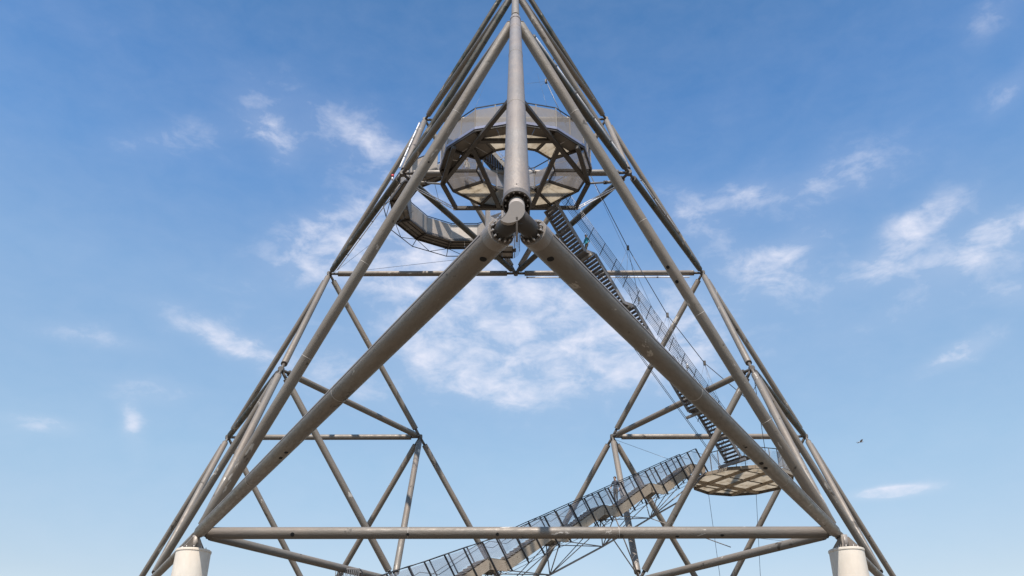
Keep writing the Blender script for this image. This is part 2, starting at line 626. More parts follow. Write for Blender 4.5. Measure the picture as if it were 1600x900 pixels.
# the near corner: three turned stubs, flange plates with bolts
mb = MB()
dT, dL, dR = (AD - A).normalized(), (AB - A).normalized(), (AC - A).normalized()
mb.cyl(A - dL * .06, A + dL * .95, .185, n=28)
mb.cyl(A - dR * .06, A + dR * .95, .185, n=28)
hub = mb.build("node_hub", M_HUB_SHADE, pyr)
# the upright stub, cut by a slanted plane facing down and forward
cutn = V((0.03, -0.62, -0.78)).normalized()
axis = dT
fm = frame(A, A + axis)
vs = []
n = 36
rs = .155
for kk in range(n):
    a = 2 * math.pi * kk / n
    o_ = fm.to_3x3() @ V((rs * math.cos(a), rs * math.sin(a), 0))
    base = A + cutn * .0
    t_ = ((base - (A + o_)).dot(cutn)) / axis.dot(cutn)
    vs.append(A + o_ + axis * t_)
for kk in range(n):
    a = 2 * math.pi * kk / n
    vs.append(A + axis * .95 + fm.to_3x3() @ V((rs * math.cos(a), rs * math.sin(a), 0)))
fs = [(k, (k + 1) % n, n + (k + 1) % n, n + k) for k in range(n)] + [tuple(reversed(range(n))), tuple(range(n, 2 * n))]
mb = MB()
mb.add(vs, fs, n)
mb.build("cut_stub", M_CUT, pyr)
for d in (dT, dL, dR):
    fm3 = frame(A, A + d).to_3x3()
    # rim and recessed plate
    rim = MB()
    nn = 32
    v = []
    for (rr, z) in (((.285, .88), (.285, .66), (.258, .66), (.258, .84), (.10, .84)) if d is dT else ((.285, .88), (.285, .62), (.278, .612), (.2, .612), (.10, .612))):
        for k in range(nn):
            a = 2 * math.pi * k / nn
            v.append(A + fm3 @ V((rr * math.cos(a), rr * math.sin(a), z)))
    f = []
    for j in range(4):
        for k in range(nn):
            f.append((j * nn + k, j * nn + (k + 1) % nn, (j + 1) * nn + (k + 1) % nn, (j + 1) * nn + k))
    rim.add(v, f)
    fl = rim.build("flange", M_ZINC if d is not dT else M_HUB, pyr)  # upright flange faces down; the darker steel puts in its shade
    zb = .85 if d is dT else .62
    for k in range(12):
        a = 2 * math.pi * (k + .5) / 12
        c0 = A + fm3 @ V((.225 * math.cos(a), .225 * math.sin(a), zb))
        MB().cyl(c0, c0 - d * .10, .018, n=8).build("bolt", M_BOLT, pyr)
    for k in range(6):
        a = 2 * math.pi * k / 6 + .3
        e1 = fm3 @ V((math.cos(a), math.sin(a), 0))
        z0 = zb - .01
        p0 = A + d * z0 + e1 * .15
        g = MB().prism([p0, A + d * z0 + e1 * .25, A + d * (z0 - .10) + e1 * .21, A + d * (z0 - .20) + e1 * .15], (d.cross(e1)) * .012)
        g.build("rib", M_HUB, pyr)
# slanting cut face of the cast corner, with its curved lower edge
cn = V((0, -.955, -.297))
cu = V((1, 0, 0))
cv = cn.cross(cu)
if cv.z < 0:
    cv = -cv
OUT = [(800, 450), (828, 434), (860, 428), (890, 434), (915, 450), (940, 480), (957, 520), (962, 560), (950, 605), (925, 645), (890, 680), (840, 706), (795, 718), (755, 721), (710, 710), (672, 683), (695, 655), (728, 622), (752, 585), (767, 540), (778, 490)]
face = [A + V((-.005, -.24, .10)) + cu * ((x - 862) / 640) + cv * (-(y - 585) / 690 - .155) for x, y in OUT]
MB().prism(face, -cn * .16).build("cut_face", M_CUT, pyr)
web = [V((0, -.16 + .30 * t, -.10 - .34 * math.sin(t * 1.5) - .02)) for t in [i / 7 for i in range(8)]]
mbw = MB()
for a, b in zip(web[:-1], web[1:]):
    mbw.beam(A + a, A + b, .035, .05, (0, .3, 1))
mbw.build("web_plate", M_ZINC, pyr)


def on_tube(p, q, r, t, side, name, m, rad, depth=.01, elong=1.0):
    """A small round port on a tube, on the side that faces 'side'."""
    d = (q - p).normalized()
    s = V(side) - d * V(side).dot(d)
    s.normalize()
    c = lerp(p, q, t) + s * (r - .02)
    u = s.cross(d)
    nn = 14
    v = [c + d * (rad * elong * math.cos(2 * math.pi * k / nn)) + u * (rad * math.sin(2 * math.pi * k / nn)) for k in range(nn)]
    MB().prism(v, s * (.02 + depth)).build(name, m, pyr)


for (p, q, t, side, rad, el_) in (
        (A, AB, .042, (.1, -.45, -1), .07, 1.1), (A, AC, .042, (-.1, -.45, -1), .07, 1.1),
        (A, AB, .505, (.3, -.6, -1), .06, 1.8), (A, AB, .527, (.3, -.6, -1), .06, 1.8), (A, AC, .555, (-.1, -.6, -1), .07, 2.0),
        (A, AC, .575, (-.2, -.6, -1), .07, 2.0), (A, AC, .49, (0, -.6, -1), .05, 1), (AD, AC, .508, (-.8, -.8, -.3), .09, 1), (AD, AC, .536, (-.8, -.8, -.3), .09, 1),
        (A, AD, .037, (0, -1, -.4), .014, 1), (AB, AC, .15, (0, -1, -.5), .1, 1), (AB, AC, .47, (0, -1, -.5), .08, 1), (AB, AC, .33, (0, -1, -.5), .07, 1),
        (AB, AC, .82, (0, -1, -.8), .06, 1.6), (AB, AC, .75, (0, -1, -1.2), .05, 1.8), (AD, AB, .30, (.6, -.8, -.3), .05, 1)):
    on_tube(p, q, RA, t, side, "port_hole", M_HOLE, rad, .006, el_)
for (p, q, ts) in ((AD, AB, (.2, .50, .68)), (AD, AC, (.2, .42, .60, .8)), (A, AB, (.33, .66)), (A, AC, (.33, .66)), (AB, AC, (.33, .66)), (A, AD, (.3, .6, .85))):
    for t in ts:
        c = lerp(p, q, t)
        d = (q - p).normalized()
        MB().cyl(c - d * .012, c + d * .012, RA + .004, n=28).build("weld_seam", M_SEAM, pyr)
# long seam welds on the two near tubes
for q, side in ((AB, (-1, -.58, .16)), (AC, (1, -.58, .16))):
    d = (q - A).normalized()
    sv = V(side) - d * V(side).dot(d)
    sv.normalize()
    MB().beam(A + d * .95 + sv * (RA + .001), q - d * .6 + sv * (RA + .001), .016, .012, sv).build("long_seam", M_HUB, pyr)
# ring collar where the zinc tube steps down to the slimmer one
MB().cyl(lerp(A, AD, .945), lerp(A, AD, .95), RA + .012, n=28).build("collar", M_BLACK, pyr)

# ------------------------------------------------------------------ pillars
for (P, lab, lean) in ((AB, "round pale concrete pillar under the left foot of the pyramid", (-1, -.4)),
                       (AC, "round pale concrete pillar under the right foot of the pyramid", (1, -.4)),
                       (BC, "round pale concrete pillar under the rear foot of the pyramid", (0, .6))):
    P = P + V(({AB.x: -.08, AC.x: .33}.get(P.x, 0), 0, 0))
    top = P + V((0, 0, -.80))
    bot = V((P.x, P.y, GROUND_Z - .3))
    pt = thing("concrete_pillar", bot, lab, "pillar")
    mb = MB()
    n = 48
    prof = [(.84, bot.z), (.775, top.z - .14), (.775, top.z - .12), (.80, top.z - .10), (.80, top.z - .02), (.78, top.z)]
    v = []
    for (rr, z) in prof:
        for k in range(n):
            a = 2 * math.pi * k / n
            v.append((P.x + rr * math.cos(a), P.y + rr * math.sin(a), z))
    f = [(j * n + k, j * n + (k + 1) % n, (j + 1) * n + (k + 1) % n, (j + 1) * n + k) for j in range(len(prof) - 1) for k in range(n)]
    f.append(tuple(range((len(prof) - 1) * n, len(prof) * n)))
    mb.add(v, f, n)
    mb.build("shaft", M_CONC, pt)
    for k in range(2):
        a = -math.pi / 2 + (k - .5) * 2.3 + .2
        e1 = V((math.cos(a), math.sin(a), 0))
        MB().beam(V((P.x, P.y, 0)) + e1 * .84 + V((0, 0, bot.z)), top + e1 * .772 - V((0, 0, .16)), .012, .014, e1).build("form_seam", M_CONC, pt)
    # steel shoe: upright pipe and four fins
    MB().cyl(top, P - V((0, 0, .12)), .17, n=24).build("shoe_pipe", M_ZINC, pt)
    for k in range(4):
        a = math.pi / 4 + k * math.pi / 2 + .2
        e1 = V((math.cos(a), math.sin(a), 0))
        u = V((-math.sin(a), math.cos(a), 0)) * .04
        MB().prism([top + e1 * .15, top + e1 * .72, top + e1 * .64 + V((0, 0, .05)), P - V((0, 0, .22)) + e1 * .22, P - V((0, 0, .2)) + e1 * .1], u).build("shoe_fin", M_ZINC, pt)
    MB().cyl(top - V((0, 0, .0)), top + V((0, 0, .035)), .62, n=32).build("base_plate", M_HUB, pt)
    for k in range(10):
        a = 2 * math.pi * k / 10
        c0 = top + V((.55 * math.cos(a), .55 * math.sin(a), .03))
        MB().cyl(c0, c0 + V((0, 0, .1)), .022, n=6).build("bolt", M_BOLT, pt)


# ------------------------------------------------------------------ platforms
def ringpts(c, R, n, z=0, rot=0.0, slope=(0, 0)):
    out = []
    for k in range(n):
        a = 2 * math.pi * k / n + rot
        x, y = R * math.sin(a), R * math.cos(a)
        out.append(V((c[0] + x, c[1] + y, c[2] + z + slope[0] * x + slope[1] * y)))
    return out


def wall_run(parent, P, Q, h, up, m, posts, name="screen_panel", rail=.05, pm=None, gap=.12, top_h=None, rm=None):
    """One bay of a balustrade: posts, a sheet of screen between them, and a rail above."""
    P, Q, up = V(P), V(Q), V(up).normalized()
    d = (Q - P).normalized()
    nrm = d.cross(up) * .02
    top_h = h if top_h is None else top_h
    for k in range(posts):
        a, b = lerp(P, Q, k / posts), lerp(P, Q, (k + 1) / posts)
        a2, b2 = a + d * .035, b - d * .035
        MB().prism([a2 + up * gap, b2 + up * gap, b2 + up * (h - .06), a2 + up * (h - .06)], nrm).build(name, m, parent)
        MB().beam(a, a + up * top_h, .05, .05, d).build("post", pm or M_WALL, parent)
    MB().beam(P + up * top_h, Q + up * top_h, rail, rail, up).build("handrail", rm or M_BLACK, parent)


def annulus(parent, c, Ro, Ri, n, rot, slope, th, mats, h_out, h_in, skip_in=(), skip_out=(), fascia=None, posts=2, top_h=None, wall=M_SCREEN, wall_in=None, ribs=0, bays=None, outer_dark=()):
    o_ = ringpts(c, Ro, n, 0, rot, slope)
    i_ = ringpts(c, Ri, n, 0, rot, slope)
    nrm = V((-slope[0], -slope[1], 1)).normalized()
    for k in (range(n) if bays is None else bays):
        k2 = (k + 1) % n
        m = mats(k)
        # two plates side by side in each bay
        for (a, b) in ((0, .5), (.5, 1)):
            po, qo = lerp(o_[k], o_[k2], a), lerp(o_[k], o_[k2], b)
            pi, qi = lerp(i_[k], i_[k2], a), lerp(i_[k], i_[k2], b)
            e = (qo - po).normalized() * .012
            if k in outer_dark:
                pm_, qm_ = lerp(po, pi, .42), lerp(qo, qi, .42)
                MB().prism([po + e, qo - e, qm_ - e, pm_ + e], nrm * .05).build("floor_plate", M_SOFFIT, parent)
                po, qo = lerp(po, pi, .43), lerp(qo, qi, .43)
            MB().prism([po + e, qo - e, qi - e, pi + e], nrm * .05).build("floor_plate", m, parent)
        # radial bearer and edge beams
        MB().beam(o_[k] - nrm * .11, i_[k] - nrm * .11, .12, .17, nrm).build("bearer", M_DARK, parent)
        MB().beam(o_[k] - nrm * .07, o_[k2] - nrm * .07, .09, .16, nrm).build("edge_beam", M_DARK, parent)
        MB().beam(i_[k] - nrm * .06, i_[k2] - nrm * .06, .07, .14, nrm).build("edge_beam", M_DARK, parent)
        for j in range(ribs):
            t = (j + 1) / (ribs + 1)
            MB().beam(lerp(o_[k], i_[k], t) - nrm * .04, lerp(o_[k2], i_[k2], t) - nrm * .04, .05, .06, nrm).build("rib", M_DARK, parent)
        if k not in skip_out:
            wall_run(parent, o_[k], o_[k2], h_out, nrm, wall, posts, top_h=top_h)
        if fascia:
            out = (mid(o_[k], o_[k2]) - V(c))
            out = (out - nrm * out.dot(nrm)).normalized()
            MB().prism([o_[k] + out * .06 - nrm * .02, o_[k2] + out * .06 - nrm * .02, o_[k2] + out * .06 + nrm * fascia, o_[k] + out * .06 + nrm * fascia], out * .02).build("fascia", M_FASCIA, parent)
        if k not in skip_in:
            wall_run(parent, i_[k], i_[k2], h_in, nrm, wall_in or wall, 1, top_h=top_h)
    return o_, i_, nrm


# upper platform: a tilted twelve-sided ring round an open eye
UC, USL, KU = V((0, -6.65, 22.99)), (0, .077), .893
up_ = thing("viewing_platform", UC, "twelve-sided mesh-walled ring with an open eye right behind the upright foreground tube", "platform")


def um(k):
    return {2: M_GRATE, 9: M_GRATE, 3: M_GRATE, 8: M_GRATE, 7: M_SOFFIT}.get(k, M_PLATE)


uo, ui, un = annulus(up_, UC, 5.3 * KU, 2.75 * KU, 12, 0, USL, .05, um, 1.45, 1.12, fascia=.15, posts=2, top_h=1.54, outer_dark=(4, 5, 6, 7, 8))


def upl(x, y, off=-.34):
    x, y = x * KU, y * KU
    return UC + V((x, y, USL[1] * y)) + un * off


FR = [((-.42, -7.9), (-5.25, 1.24)), ((.42, -7.9), (5.2, 1.24)), ((-5.25, 1.24), (-4.5, 4.6)), ((5.2, 1.24), (4.5, 4.6)), ((-4.7, 4.6), (4.7, 4.6)),
      ((-2.85, -3.1), (-1.22, 4.6)), ((2.85, -3.1), (1.2, 4.6)), ((-2.5, -3.9), (2.5, -3.9)), ((-5.25, 1.24), (-4.1, -3.2)), ((5.2, 1.24), (4.1, -3.2))]
for a, b in FR:
    MB().beam(upl(*a), upl(*b), .26, .2, un).build("frame_bar", M_DARK, up_)
    MB().beam(upl(*a, -.27), upl(*b, -.27), .12, .04, un).build("frame_bar", M_STAIR, up_)

# middle platform: level ring, lower and to the left
MC = V((-4.25, 4.5, 27.7))
mp_ = thing("viewing_platform", MC, "ring walkway reaching out past the left tubes, behind the twelve-sided ring", "platform")
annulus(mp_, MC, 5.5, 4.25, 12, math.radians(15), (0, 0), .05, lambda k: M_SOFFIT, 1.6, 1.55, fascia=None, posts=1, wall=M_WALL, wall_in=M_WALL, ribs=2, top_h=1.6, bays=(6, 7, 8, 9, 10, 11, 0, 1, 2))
mo = ringpts(MC, 5.5, 12, -.85, math.radians(15))
mo2 = ringpts(MC, 6.0, 12, -.55, math.radians(15))
mo1 = ringpts(MC, 5.5, 12, -.1, math.radians(15))
mo3 = ringpts(MC, 5.6, 12, .55, math.radians(15))
for k in range(12):
    if k in (10, 9, 8, 11, 7):
        rod("brace", mo2[k], mo2[(k + 1) % 12], .035, M_BLACK, mp_)
        rod("brace", mo1[k], mo2[k], .03, M_BLACK, mp_)
        rod("brace", mo1[k], lerp(mo2[k], mo2[(k + 1) % 12], .5), .025, M_BLACK, mp_)
        rod("brace", mo1[(k + 1) % 12], lerp(mo2[k], mo2[(k + 1) % 12], .5), .025, M_BLACK, mp_)

# lower platform: level twelve-sided deck over the right corner
LC = V((16.15, 9.55, 7.78))
lp_ = thing("viewing_platform", LC, "round plank-bottomed deck with mesh railing hanging in the right corner of the pyramid", "platform")
lo = ringpts(LC, 3.55, 12)
mb = MB()
# floor sheets between the bearers, cut to the outline
cut = [-3.5, -2.1, -.7, .7, 2.1, 3.5]
ang = math.radians(62)
ca, sa = math.sin(ang), math.cos(ang)


def clip(poly, nx, ny, d):
    out = []
    for i in range(len(poly)):
        p, q = poly[i], poly[(i + 1) % len(poly)]
        dp, dq = p[0] * nx + p[1] * ny - d, q[0] * nx + q[1] * ny - d
        if dp <= 0:
            out.append(p)
        if dp * dq < 0:
            t = dp / (dp - dq)
            out.append((p[0] + (q[0] - p[0]) * t, p[1] + (q[1] - p[1]) * t))
    return out


base_poly = [(p.x - LC.x, p.y - LC.y) for p in ringpts(LC, 3.5, 12)]
bx, by = V((math.cos(math.radians(52)), math.sin(math.radians(52)))), None
n1 = (.87, .493)       # across the bearers
n2 = (-n1[1], n1[0])
cuts1 = [-3.6, -1.82, -.08, 1.78, 3.6]
cuts2 = [-3.6, 1.58, 3.6]
for a0, a1 in zip(cuts1[:-1], cuts1[1:]):
    for b0, b1 in zip(cuts2[:-1], cuts2[1:]):
        p = clip(base_poly, n1[0], n1[1], a1 - .01)
        p = clip(p, -n1[0], -n1[1], -(a0 + .01)) if p else p
        p = clip(p, n2[0], n2[1], b1 - .01) if p else p
        p = clip(p, -n2[0], -n2[1], -(b0 + .01)) if p else p
        if len(p) >= 3:
            MB().prism([LC + V((x, y, 0)) for x, y in p], (0, 0, .05)).build("floor_plate", M_PLATE, lp_)


def chord(nx, ny, d, z, w, h, name):
    pts = []
    for i in range(12):
        p, q = base_poly[i], base_poly[(i + 1) % 12]
        dp, dq = p[0] * nx + p[1] * ny - d, q[0] * nx + q[1] * ny - d
        if dp * dq < 0:
            t = dp / (dp - dq)
            pts.append((p[0] + (q[0] - p[0]) * t, p[1] + (q[1] - p[1]) * t))
    if len(pts) == 2:
        MB().beam(LC + V((*pts[0], z)), LC + V((*pts[1], z)), w, h).build(name, M_STRINGER if name == "bearer" else M_DARK, lp_)


for d in cuts1[1:-1]:
    chord(n1[0], n1[1], d, -.10, .13, .19, "bearer")
chord(n2[0], n2[1], 1.58, -.103, .16, .2, "bearer")
for d in (-1.9, -.2, 2.5):
    chord(n2[0], n2[1], d, -.03, .035, .06, "joist")
for k in range(12):
    k2 = (k + 1) % 12
    MB().beam(lo[k] - V((0, 0, .09)), lo[k2] - V((0, 0, .09)), .09, .22).build("edge_beam", M_STRINGER if k in (4, 5, 6, 7) else M_DARK, lp_)
    if k in (8,):
        continue
    wall_run(lp_, lo[k], lo[k2], 1.22, (0, 0, 1), M_SCREEN if k in (2, 3, 4) else M_SCREEN_THIN, 3, top_h=1.32, pm=M_STAIR)
for k in (0, 1, 10, 11):
    pass


# ------------------------------------------------------------------ stairs
def slab_stringer(parent, p, q, side, w, m, name="stringer", h=.26, t=.05, drop=.1):
    s = V(side)
    MB().beam(V(p) + s * w - V((0, 0, drop)), V(q) + s * w - V((0, 0, drop)), t, h).build(name, m, parent)


# long suspended stair from the lower deck up to the middle ring
SP0, SP1 = V((14.56, 5.35, 8.1)), V((2.33, -2.95, 22.8))
st = thing("suspended_staircase", SP0, "long steep open-tread staircase hung on cables behind the right foreground tube", "staircase")
hd = V((SP1.x - SP0.x, SP1.y - SP0.y, 0))
RUN = hd.length
hd.normalize()
sd = V((-hd.y, hd.x, 0))            # to the left when climbing ... away from the camera axis side
if sd.x > 0:
    sd = -sd                         # sd now points to the left in the picture
W2 = .62
fl = 5
land = .85
frun = (RUN - land * (fl - 1)) / fl
frise = (SP1.z - SP0.z) / fl
pos = V(SP0)
slope_dir = (hd * frun + V((0, 0, frise))).normalized()
perp = (V((0, 0, 1)) - slope_dir * slope_dir.z).normalized()
perp = (perp + V((0, 0, 1))) * .5
tread_me = None
for i in range(fl):
    P = V(pos)
    Q = P + hd * frun + V((0, 0, frise))
    nT = 14
    for k in range(nT):
        c = lerp(P, Q, (k + .5) / nT)
        if tread_me is None:
            mb = MB()
            mb.beam(-sd * (W2 - .03), sd * (W2 - .03), .19, .03, (0, 0, 1))
            mb.beam(-sd * (W2 - .03) - hd * .11 - V((0, 0, .03)), sd * (W2 - .03) - hd * .11 - V((0, 0, .03)), .015, .06, (0, 0, 1))
            mb2 = MB()
            mb2.beam(-sd * (W2 - .06) - hd * .155 - V((0, 0, .0)), sd * (W2 - .06) - hd * .155, .07, .02)
            nose = mb2.build("nosing", M_NOSING, None)
            o = mb.build("tread", M_STAIR, st)
            nose.parent = o
            nose_me = nose.data
            o.matrix_parent_inverse = Matrix.Identity(4)
            tread_me = o.data
        else:
            o = bpy.data.objects.new("tread", tread_me)
            C.objects.link(o)
            o.parent = st
            nz_ = bpy.data.objects.new("nosing", nose_me)
            C.objects.link(nz_)
            nz_.parent = o
        o.location = c - SP0
    for s in (-1, 1):
        slab_stringer(st, P - slope_dir * .02, Q + slope_dir * .02, sd * s, W2, M_STAIR, drop=.08)
    if i < fl - 1:
        L0, L1 = Q, Q + hd * land
        MB().prism([L0 + sd * W2, L0 - sd * W2, L1 - sd * W2, L1 + sd * W2], (0, 0, -.05)).build("landing", M_STAIR, st)
        for s in (-1, 1):
            MB().beam(L0 + sd * (s * W2) - V((0, 0, .083)), L1 + sd * (s * W2) - V((0, 0, .083)), .052, .22).build("stringer", M_STAIR, st)
        ext = 1.15
        MB().beam(mid(L0, L1) + sd * (W2 + ext - .5) - V((0, 0, .28)), mid(L0, L1) - sd * (W2 + .1) - V((0, 0, .28)), .16, .16).build("cross_beam", M_TUBE, st)
    else:
        L1 = Q
    pos = L1 if i < fl - 1 else Q
# balustrades: leaning posts and taut straight wires
for s in (-1, 1):
    hh = 1.42 if s < 0 else 1.15
    off = sd * (s * (W2 + (.30 if s < 0 else .04)))
    for k in range(16):
        c = lerp(SP0, SP1, (k + .5) / 16) + off
        MB().beam(c, c + perp * hh, .04, .04, sd).build("post", M_BLACK, st)
    nw = 9 if s < 0 else 5
    for k in range(nw):
        h = .12 + (hh - .12) * k / (nw - 1)
        thick = .018 if k == nw - 1 else (.028 if k == 4 else .0145)
        rod("rail_wire", SP0 + off + perp * h, SP1 + off + perp * h, thick, M_CABLE, st, 6)
MB().beam(SP0 + sd * 1.35 - V((0, 0, .33)), SP0 - sd * 1.0 - V((0, 0, .33)), .17, .17).build("cross_beam", M_STAIR, st)
MB().prism([SP0 + sd * .9 - V((0, 0, .12)), SP0 - sd * .9 - V((0, 0, .12)), SP0 - sd * .9 - hd * .9 - V((0, 0, .12)), SP0 + sd * .9 - hd * .9 - V((0, 0, .12))], (0, 0, .05)).build("landing", M_DARK, st)
# tension rods that run below the left stringer
u0, u1 = SP0 + sd * (W2 + .25) - V((0, 0, .7)), SP1 + sd * (W2 + .25) - V((0, 0, .7))
for dz in (0, .18):
    rod("tension_rod", lerp(u0, u1, .02) - V((0, 0, dz)), lerp(u0, u1, .95) - V((0, 0, dz)), .018, M_CABLE, st, 8)

# short stair from the middle ring up into the eye of the upper ring
us = thing("short_staircase", (.35, -4.2, 23.1), "short flight of dark treads seen through the open eye of the twelve-sided ring", "staircase")
P, Q = V((.35, -4.2, 23.1)), V((-2.6, -4.25, 27.2))
h2 = V((Q.x - P.x, Q.y - P.y, 0)).normalized()
s2 = V((-h2.y, h2.x, 0))
sl2 = (Q - P).normalized()
pp2 = (V((0, 0, 1)) - sl2 * sl2.z).normalized()
for k in range(18):
    c = lerp(P, Q, (k + .5) / 18)
    tr_ = MB().beam(c - s2 * .88, c + s2 * .88, .15, .035).build("tread", M_DARK, us)
    MB().beam(c - s2 * .86 - h2 * .14, c + s2 * .86 - h2 * .14, .05, .02).build("nosing", M_NOSING, us)
for s in (-1, 1):
    slab_stringer(us, P, Q, s2 * s, .92, M_DARK)
    for k in range(5):
        c = lerp(P, Q, (k + .3) / 5) + s2 * s * .96
        MB().beam(c, c + pp2 * 1.15, .04, .04, s2).build("post", M_STAIR, us)
    mb = MB()
    MB().cyl(P + s2 * s * .96 + pp2 * 1.15, Q + s2 * s * .96 + pp2 * 1.15, .025, n=8).build("handrail", M_STAIR, us)
    a, b = P + s2 * s * .98 + pp2 * .1, Q + s2 * s * .98 + pp2 * .1
    for k in range(3):
        a1, b1 = lerp(a, b, k / 3 + .01), lerp(a, b, (k + 1) / 3 - .01)
        MB().prism([a1, b1, b1 + pp2 * .95, a1 + pp2 * .95], s2 * .02).build("screen_panel", M_SCREEN_THIN, us)

# spiral stair drum between the middle and the upper ring
SC = V((-1.05, 5.7, 24.7))
sp = thing("spiral_staircase", SC, "spiral staircase inside a curved mesh drum, seen behind the left foreground tube", "staircase")
for x0, x1 in ((-.75, -.02), (.02, .75)):
    MB().prism([SC + V((x0, -.8, 0)), SC + V((x1, -.8, 0)), SC + V((x1, .8, 0)), SC + V((x0, .8, 0))], (0, 0, .05)).build("landing_plate", M_WALL, sp)
for a, b in (((-.8, -.8), (.8, -.8)), ((.8, -.8), (.8, .8)), ((.8, .8), (-.8, .8)), ((-.8, .8), (-.8, -.8)), ((-.8, 0), (.8, 0))):
    MB().beam(SC + V((*a, -.06)), SC + V((*b, -.06)), .09, .12).build("landing_beam", M_DARK, sp)
rod("core_pipe", SC, SC + V((0, 0, 4.2)), .11, M_TUBE, sp, 16)
for k in range(19):
    a = .48 * k
    z = .1 + k * .2
    c = SC + V((0, 0, z))
    p1 = c + V((math.cos(a - .25), math.sin(a - .25), 0)) * 1.1
    p2 = c + V((math.cos(a + .25), math.sin(a + .25), 0)) * 1.1
    q1 = c + V((math.cos(a - .25), math.sin(a - .25), 0)) * .1
    q2 = c + V((math.cos(a + .25), math.sin(a + .25), 0)) * .1
    MB().prism([q1, p1, p2, q2], (0, 0, .04)).build("tread", M_DARK, sp)
for k in range(16):
    a0, a1 = 2 * math.pi * k / 16, 2 * math.pi * (k + 1) / 16
    p0 = SC + V((math.cos(a0), math.sin(a0), 0)) * 1.35
    p1 = SC + V((math.cos(a1), math.sin(a1), 0)) * 1.35
    solid = 5 <= k <= 9
    MB().prism([p0, p1, p1 + V((0, 0, 4.0)), p0 + V((0, 0, 4.0))], (p0 - SC) * .015).build("drum_panel", M_WALL if solid else M_SCREEN_THIN, sp)
    if k % 2 == 0:
        rod("drum_post", p0, p0 + V((0, 0, 4.1)), .025, M_STAIR, sp, 6)

# landing staircase from the ground up to the lower deck
lst = thing("landing_staircase", (-9, -7.6, GROUND_Z), "stair with level landings and black posts rising from lower left to the round deck", "staircase")
G0, G1 = V((11.8, 7.5, 0)), V((-6.6, -5.7, 0))
gd = (G1 - G0)
gd.normalize()
gs = V((-gd.y, gd.x, 0))
if gs.y > 0:
    gs = -gs                       # towards the camera
LW = .68
# (s, z) along the plan line, s grows downhill
path = [(-1.07, 8.15), (.13, 8.15)]
s_, z_ = .13, 8.15
while z_ > GROUND_Z + 2.2:
    path.append((s_ + 3.05, z_ - 2.05))
    path.append((s_ + 4.17, z_ - 2.05))
    s_, z_ = s_ + 4.17, z_ - 2.05
pts = [G0 + gd * s + V((0, 0, z)) for s, z in path]
inc = (pts[2] - pts[1]).normalized()
gperp = (V((0, 0, 1)) - inc * inc.z).normalized()


def line_z(p):
    s1 = (p - G0).dot(gd) + .47
    return 8.15 - .4916 * s1 + max(0, s1 - 16.2) * .10


def top_h_(p):
    return (line_z(p) + 1.28 - p.z) * .88


def bot_h(p):
    return (line_z(p) - .95 - p.z) * .88


for i in range(len(pts) - 1):
    p, q = pts[i], pts[i + 1]
    if p.z < -6:
        break
    flat = abs(p.z - q.z) < .1
    if flat:
        MB().prism([p + gs * LW, q + gs * LW, q - gs * LW, p - gs * LW], (0, 0, .05)).build("landing", M_SOFFIT, lst)
    else:
        for k in range(11):
            c = lerp(p, q, (k + .5) / 11)
            MB().beam(c - gs * (LW - .05), c + gs * (LW - .05), .26, .04).build("tread", M_SOFFIT, lst)
    for s in (-1, 1):
        off = gs * (s * (LW + .03))
        e = (q - p).normalized() * .03
        MB().beam(p + off - V((0, 0, .28)) - e, q + off - V((0, 0, .28)) + e, .06, .56 if flat else .50).build("stringer", M_STRINGER, lst)
        # balustrade: square-set posts reaching below the stringer, mesh and double rail
        upd = gperp
        npn = 1 if flat else 3
        for k in range(npn):
            a, b = lerp(p, q, k / npn), lerp(p, q, (k + 1) / npn)
            o2 = gs * (s * (LW + .09))
            w = .10 if s > 0 else .07
            MB().beam(a + o2 + upd * bot_h(a), a + o2 + upd * top_h_(a), .05, w, gs).build("post", M_BLACK, lst)
            if not flat:
                m_ = lerp(a, b, .5)
            ee = (b - a).normalized() * .06
            n_ = gs * .015
            MB().prism([a + o2 + ee + upd * .12, b + o2 - ee + upd * .12, b + o2 - ee + upd * (top_h_(b) - .1), a + o2 + ee + upd * (top_h_(a) - .1)], n_).build("screen_panel", M_SCREEN_THIN, lst)
        o2 = gs * (s * (LW + .09))
        rod("handrail", p + o2 + upd * top_h_(p), q + o2 + upd * top_h_(q), .026, M_BLACK, lst, 8)
        o3 = gs * (s * (LW - .02))
        rod("handrail", p + o3 + V((0, 0, .92)), q + o3 + V((0, 0, .92)), .016, M_BLACK, lst, 8)
        rod("edge_rod", p + o2 + upd * bot_h(p), q + o2 + upd * bot_h(q), .014, M_BLACK, lst, 6)
# three-dimensional truss of slim pipes under the stair
hubs = [(1.0, 5.58), (3.9, 4.05), (8.1, 1.75), (12.2, -.32), (16.3, -2.3), (20.4, -4.4)]
hp = [G0 + gd * s + V((0, 0, z)) for s, z in hubs]
for k in range(len(hp) - 1):
    rod("truss_chord", hp[k], hp[k + 1], .055, M_ZINC, lst, 12)
feet = [(.13, 8.15), (3.6, 6.1), (7.6, 4.05), (11.9, 2.0), (16.0, -.05), (20.2, -2.1), (24, -4.1)]
fp = [G0 + gd * s + V((0, 0, z - .5)) for s, z in feet]
for k in range(1, len(hp)):
    for t in (k - 1, k, k + 1):
        if t < 0 or t >= len(fp):
            continue
        for s in (-1, 1):
            rod("truss_strut", hp[k], fp[t] + gs * (s * LW), .034 if t == k else .028, M_ZINC if s > 0 else M_STAIR, lst, 8)
rod("truss_strut", hp[1], V((13.0, 7.0, 7.6)), .04, M_ZINC, lst, 8)
rod("truss_strut", hp[1], V((13.6, 5.2, 2.2)), .03, M_ZINC, lst, 8)
rod("truss_strut", hp[0], V((12.9, 7.7, 7.5)), .05, M_ZINC, lst, 8)
for q in (fp[2] + gs * LW, fp[2] - gs * LW):
    rod("truss_strut", q, V((7.5, 4.33, .25)), .04, M_ZINC, lst, 8)

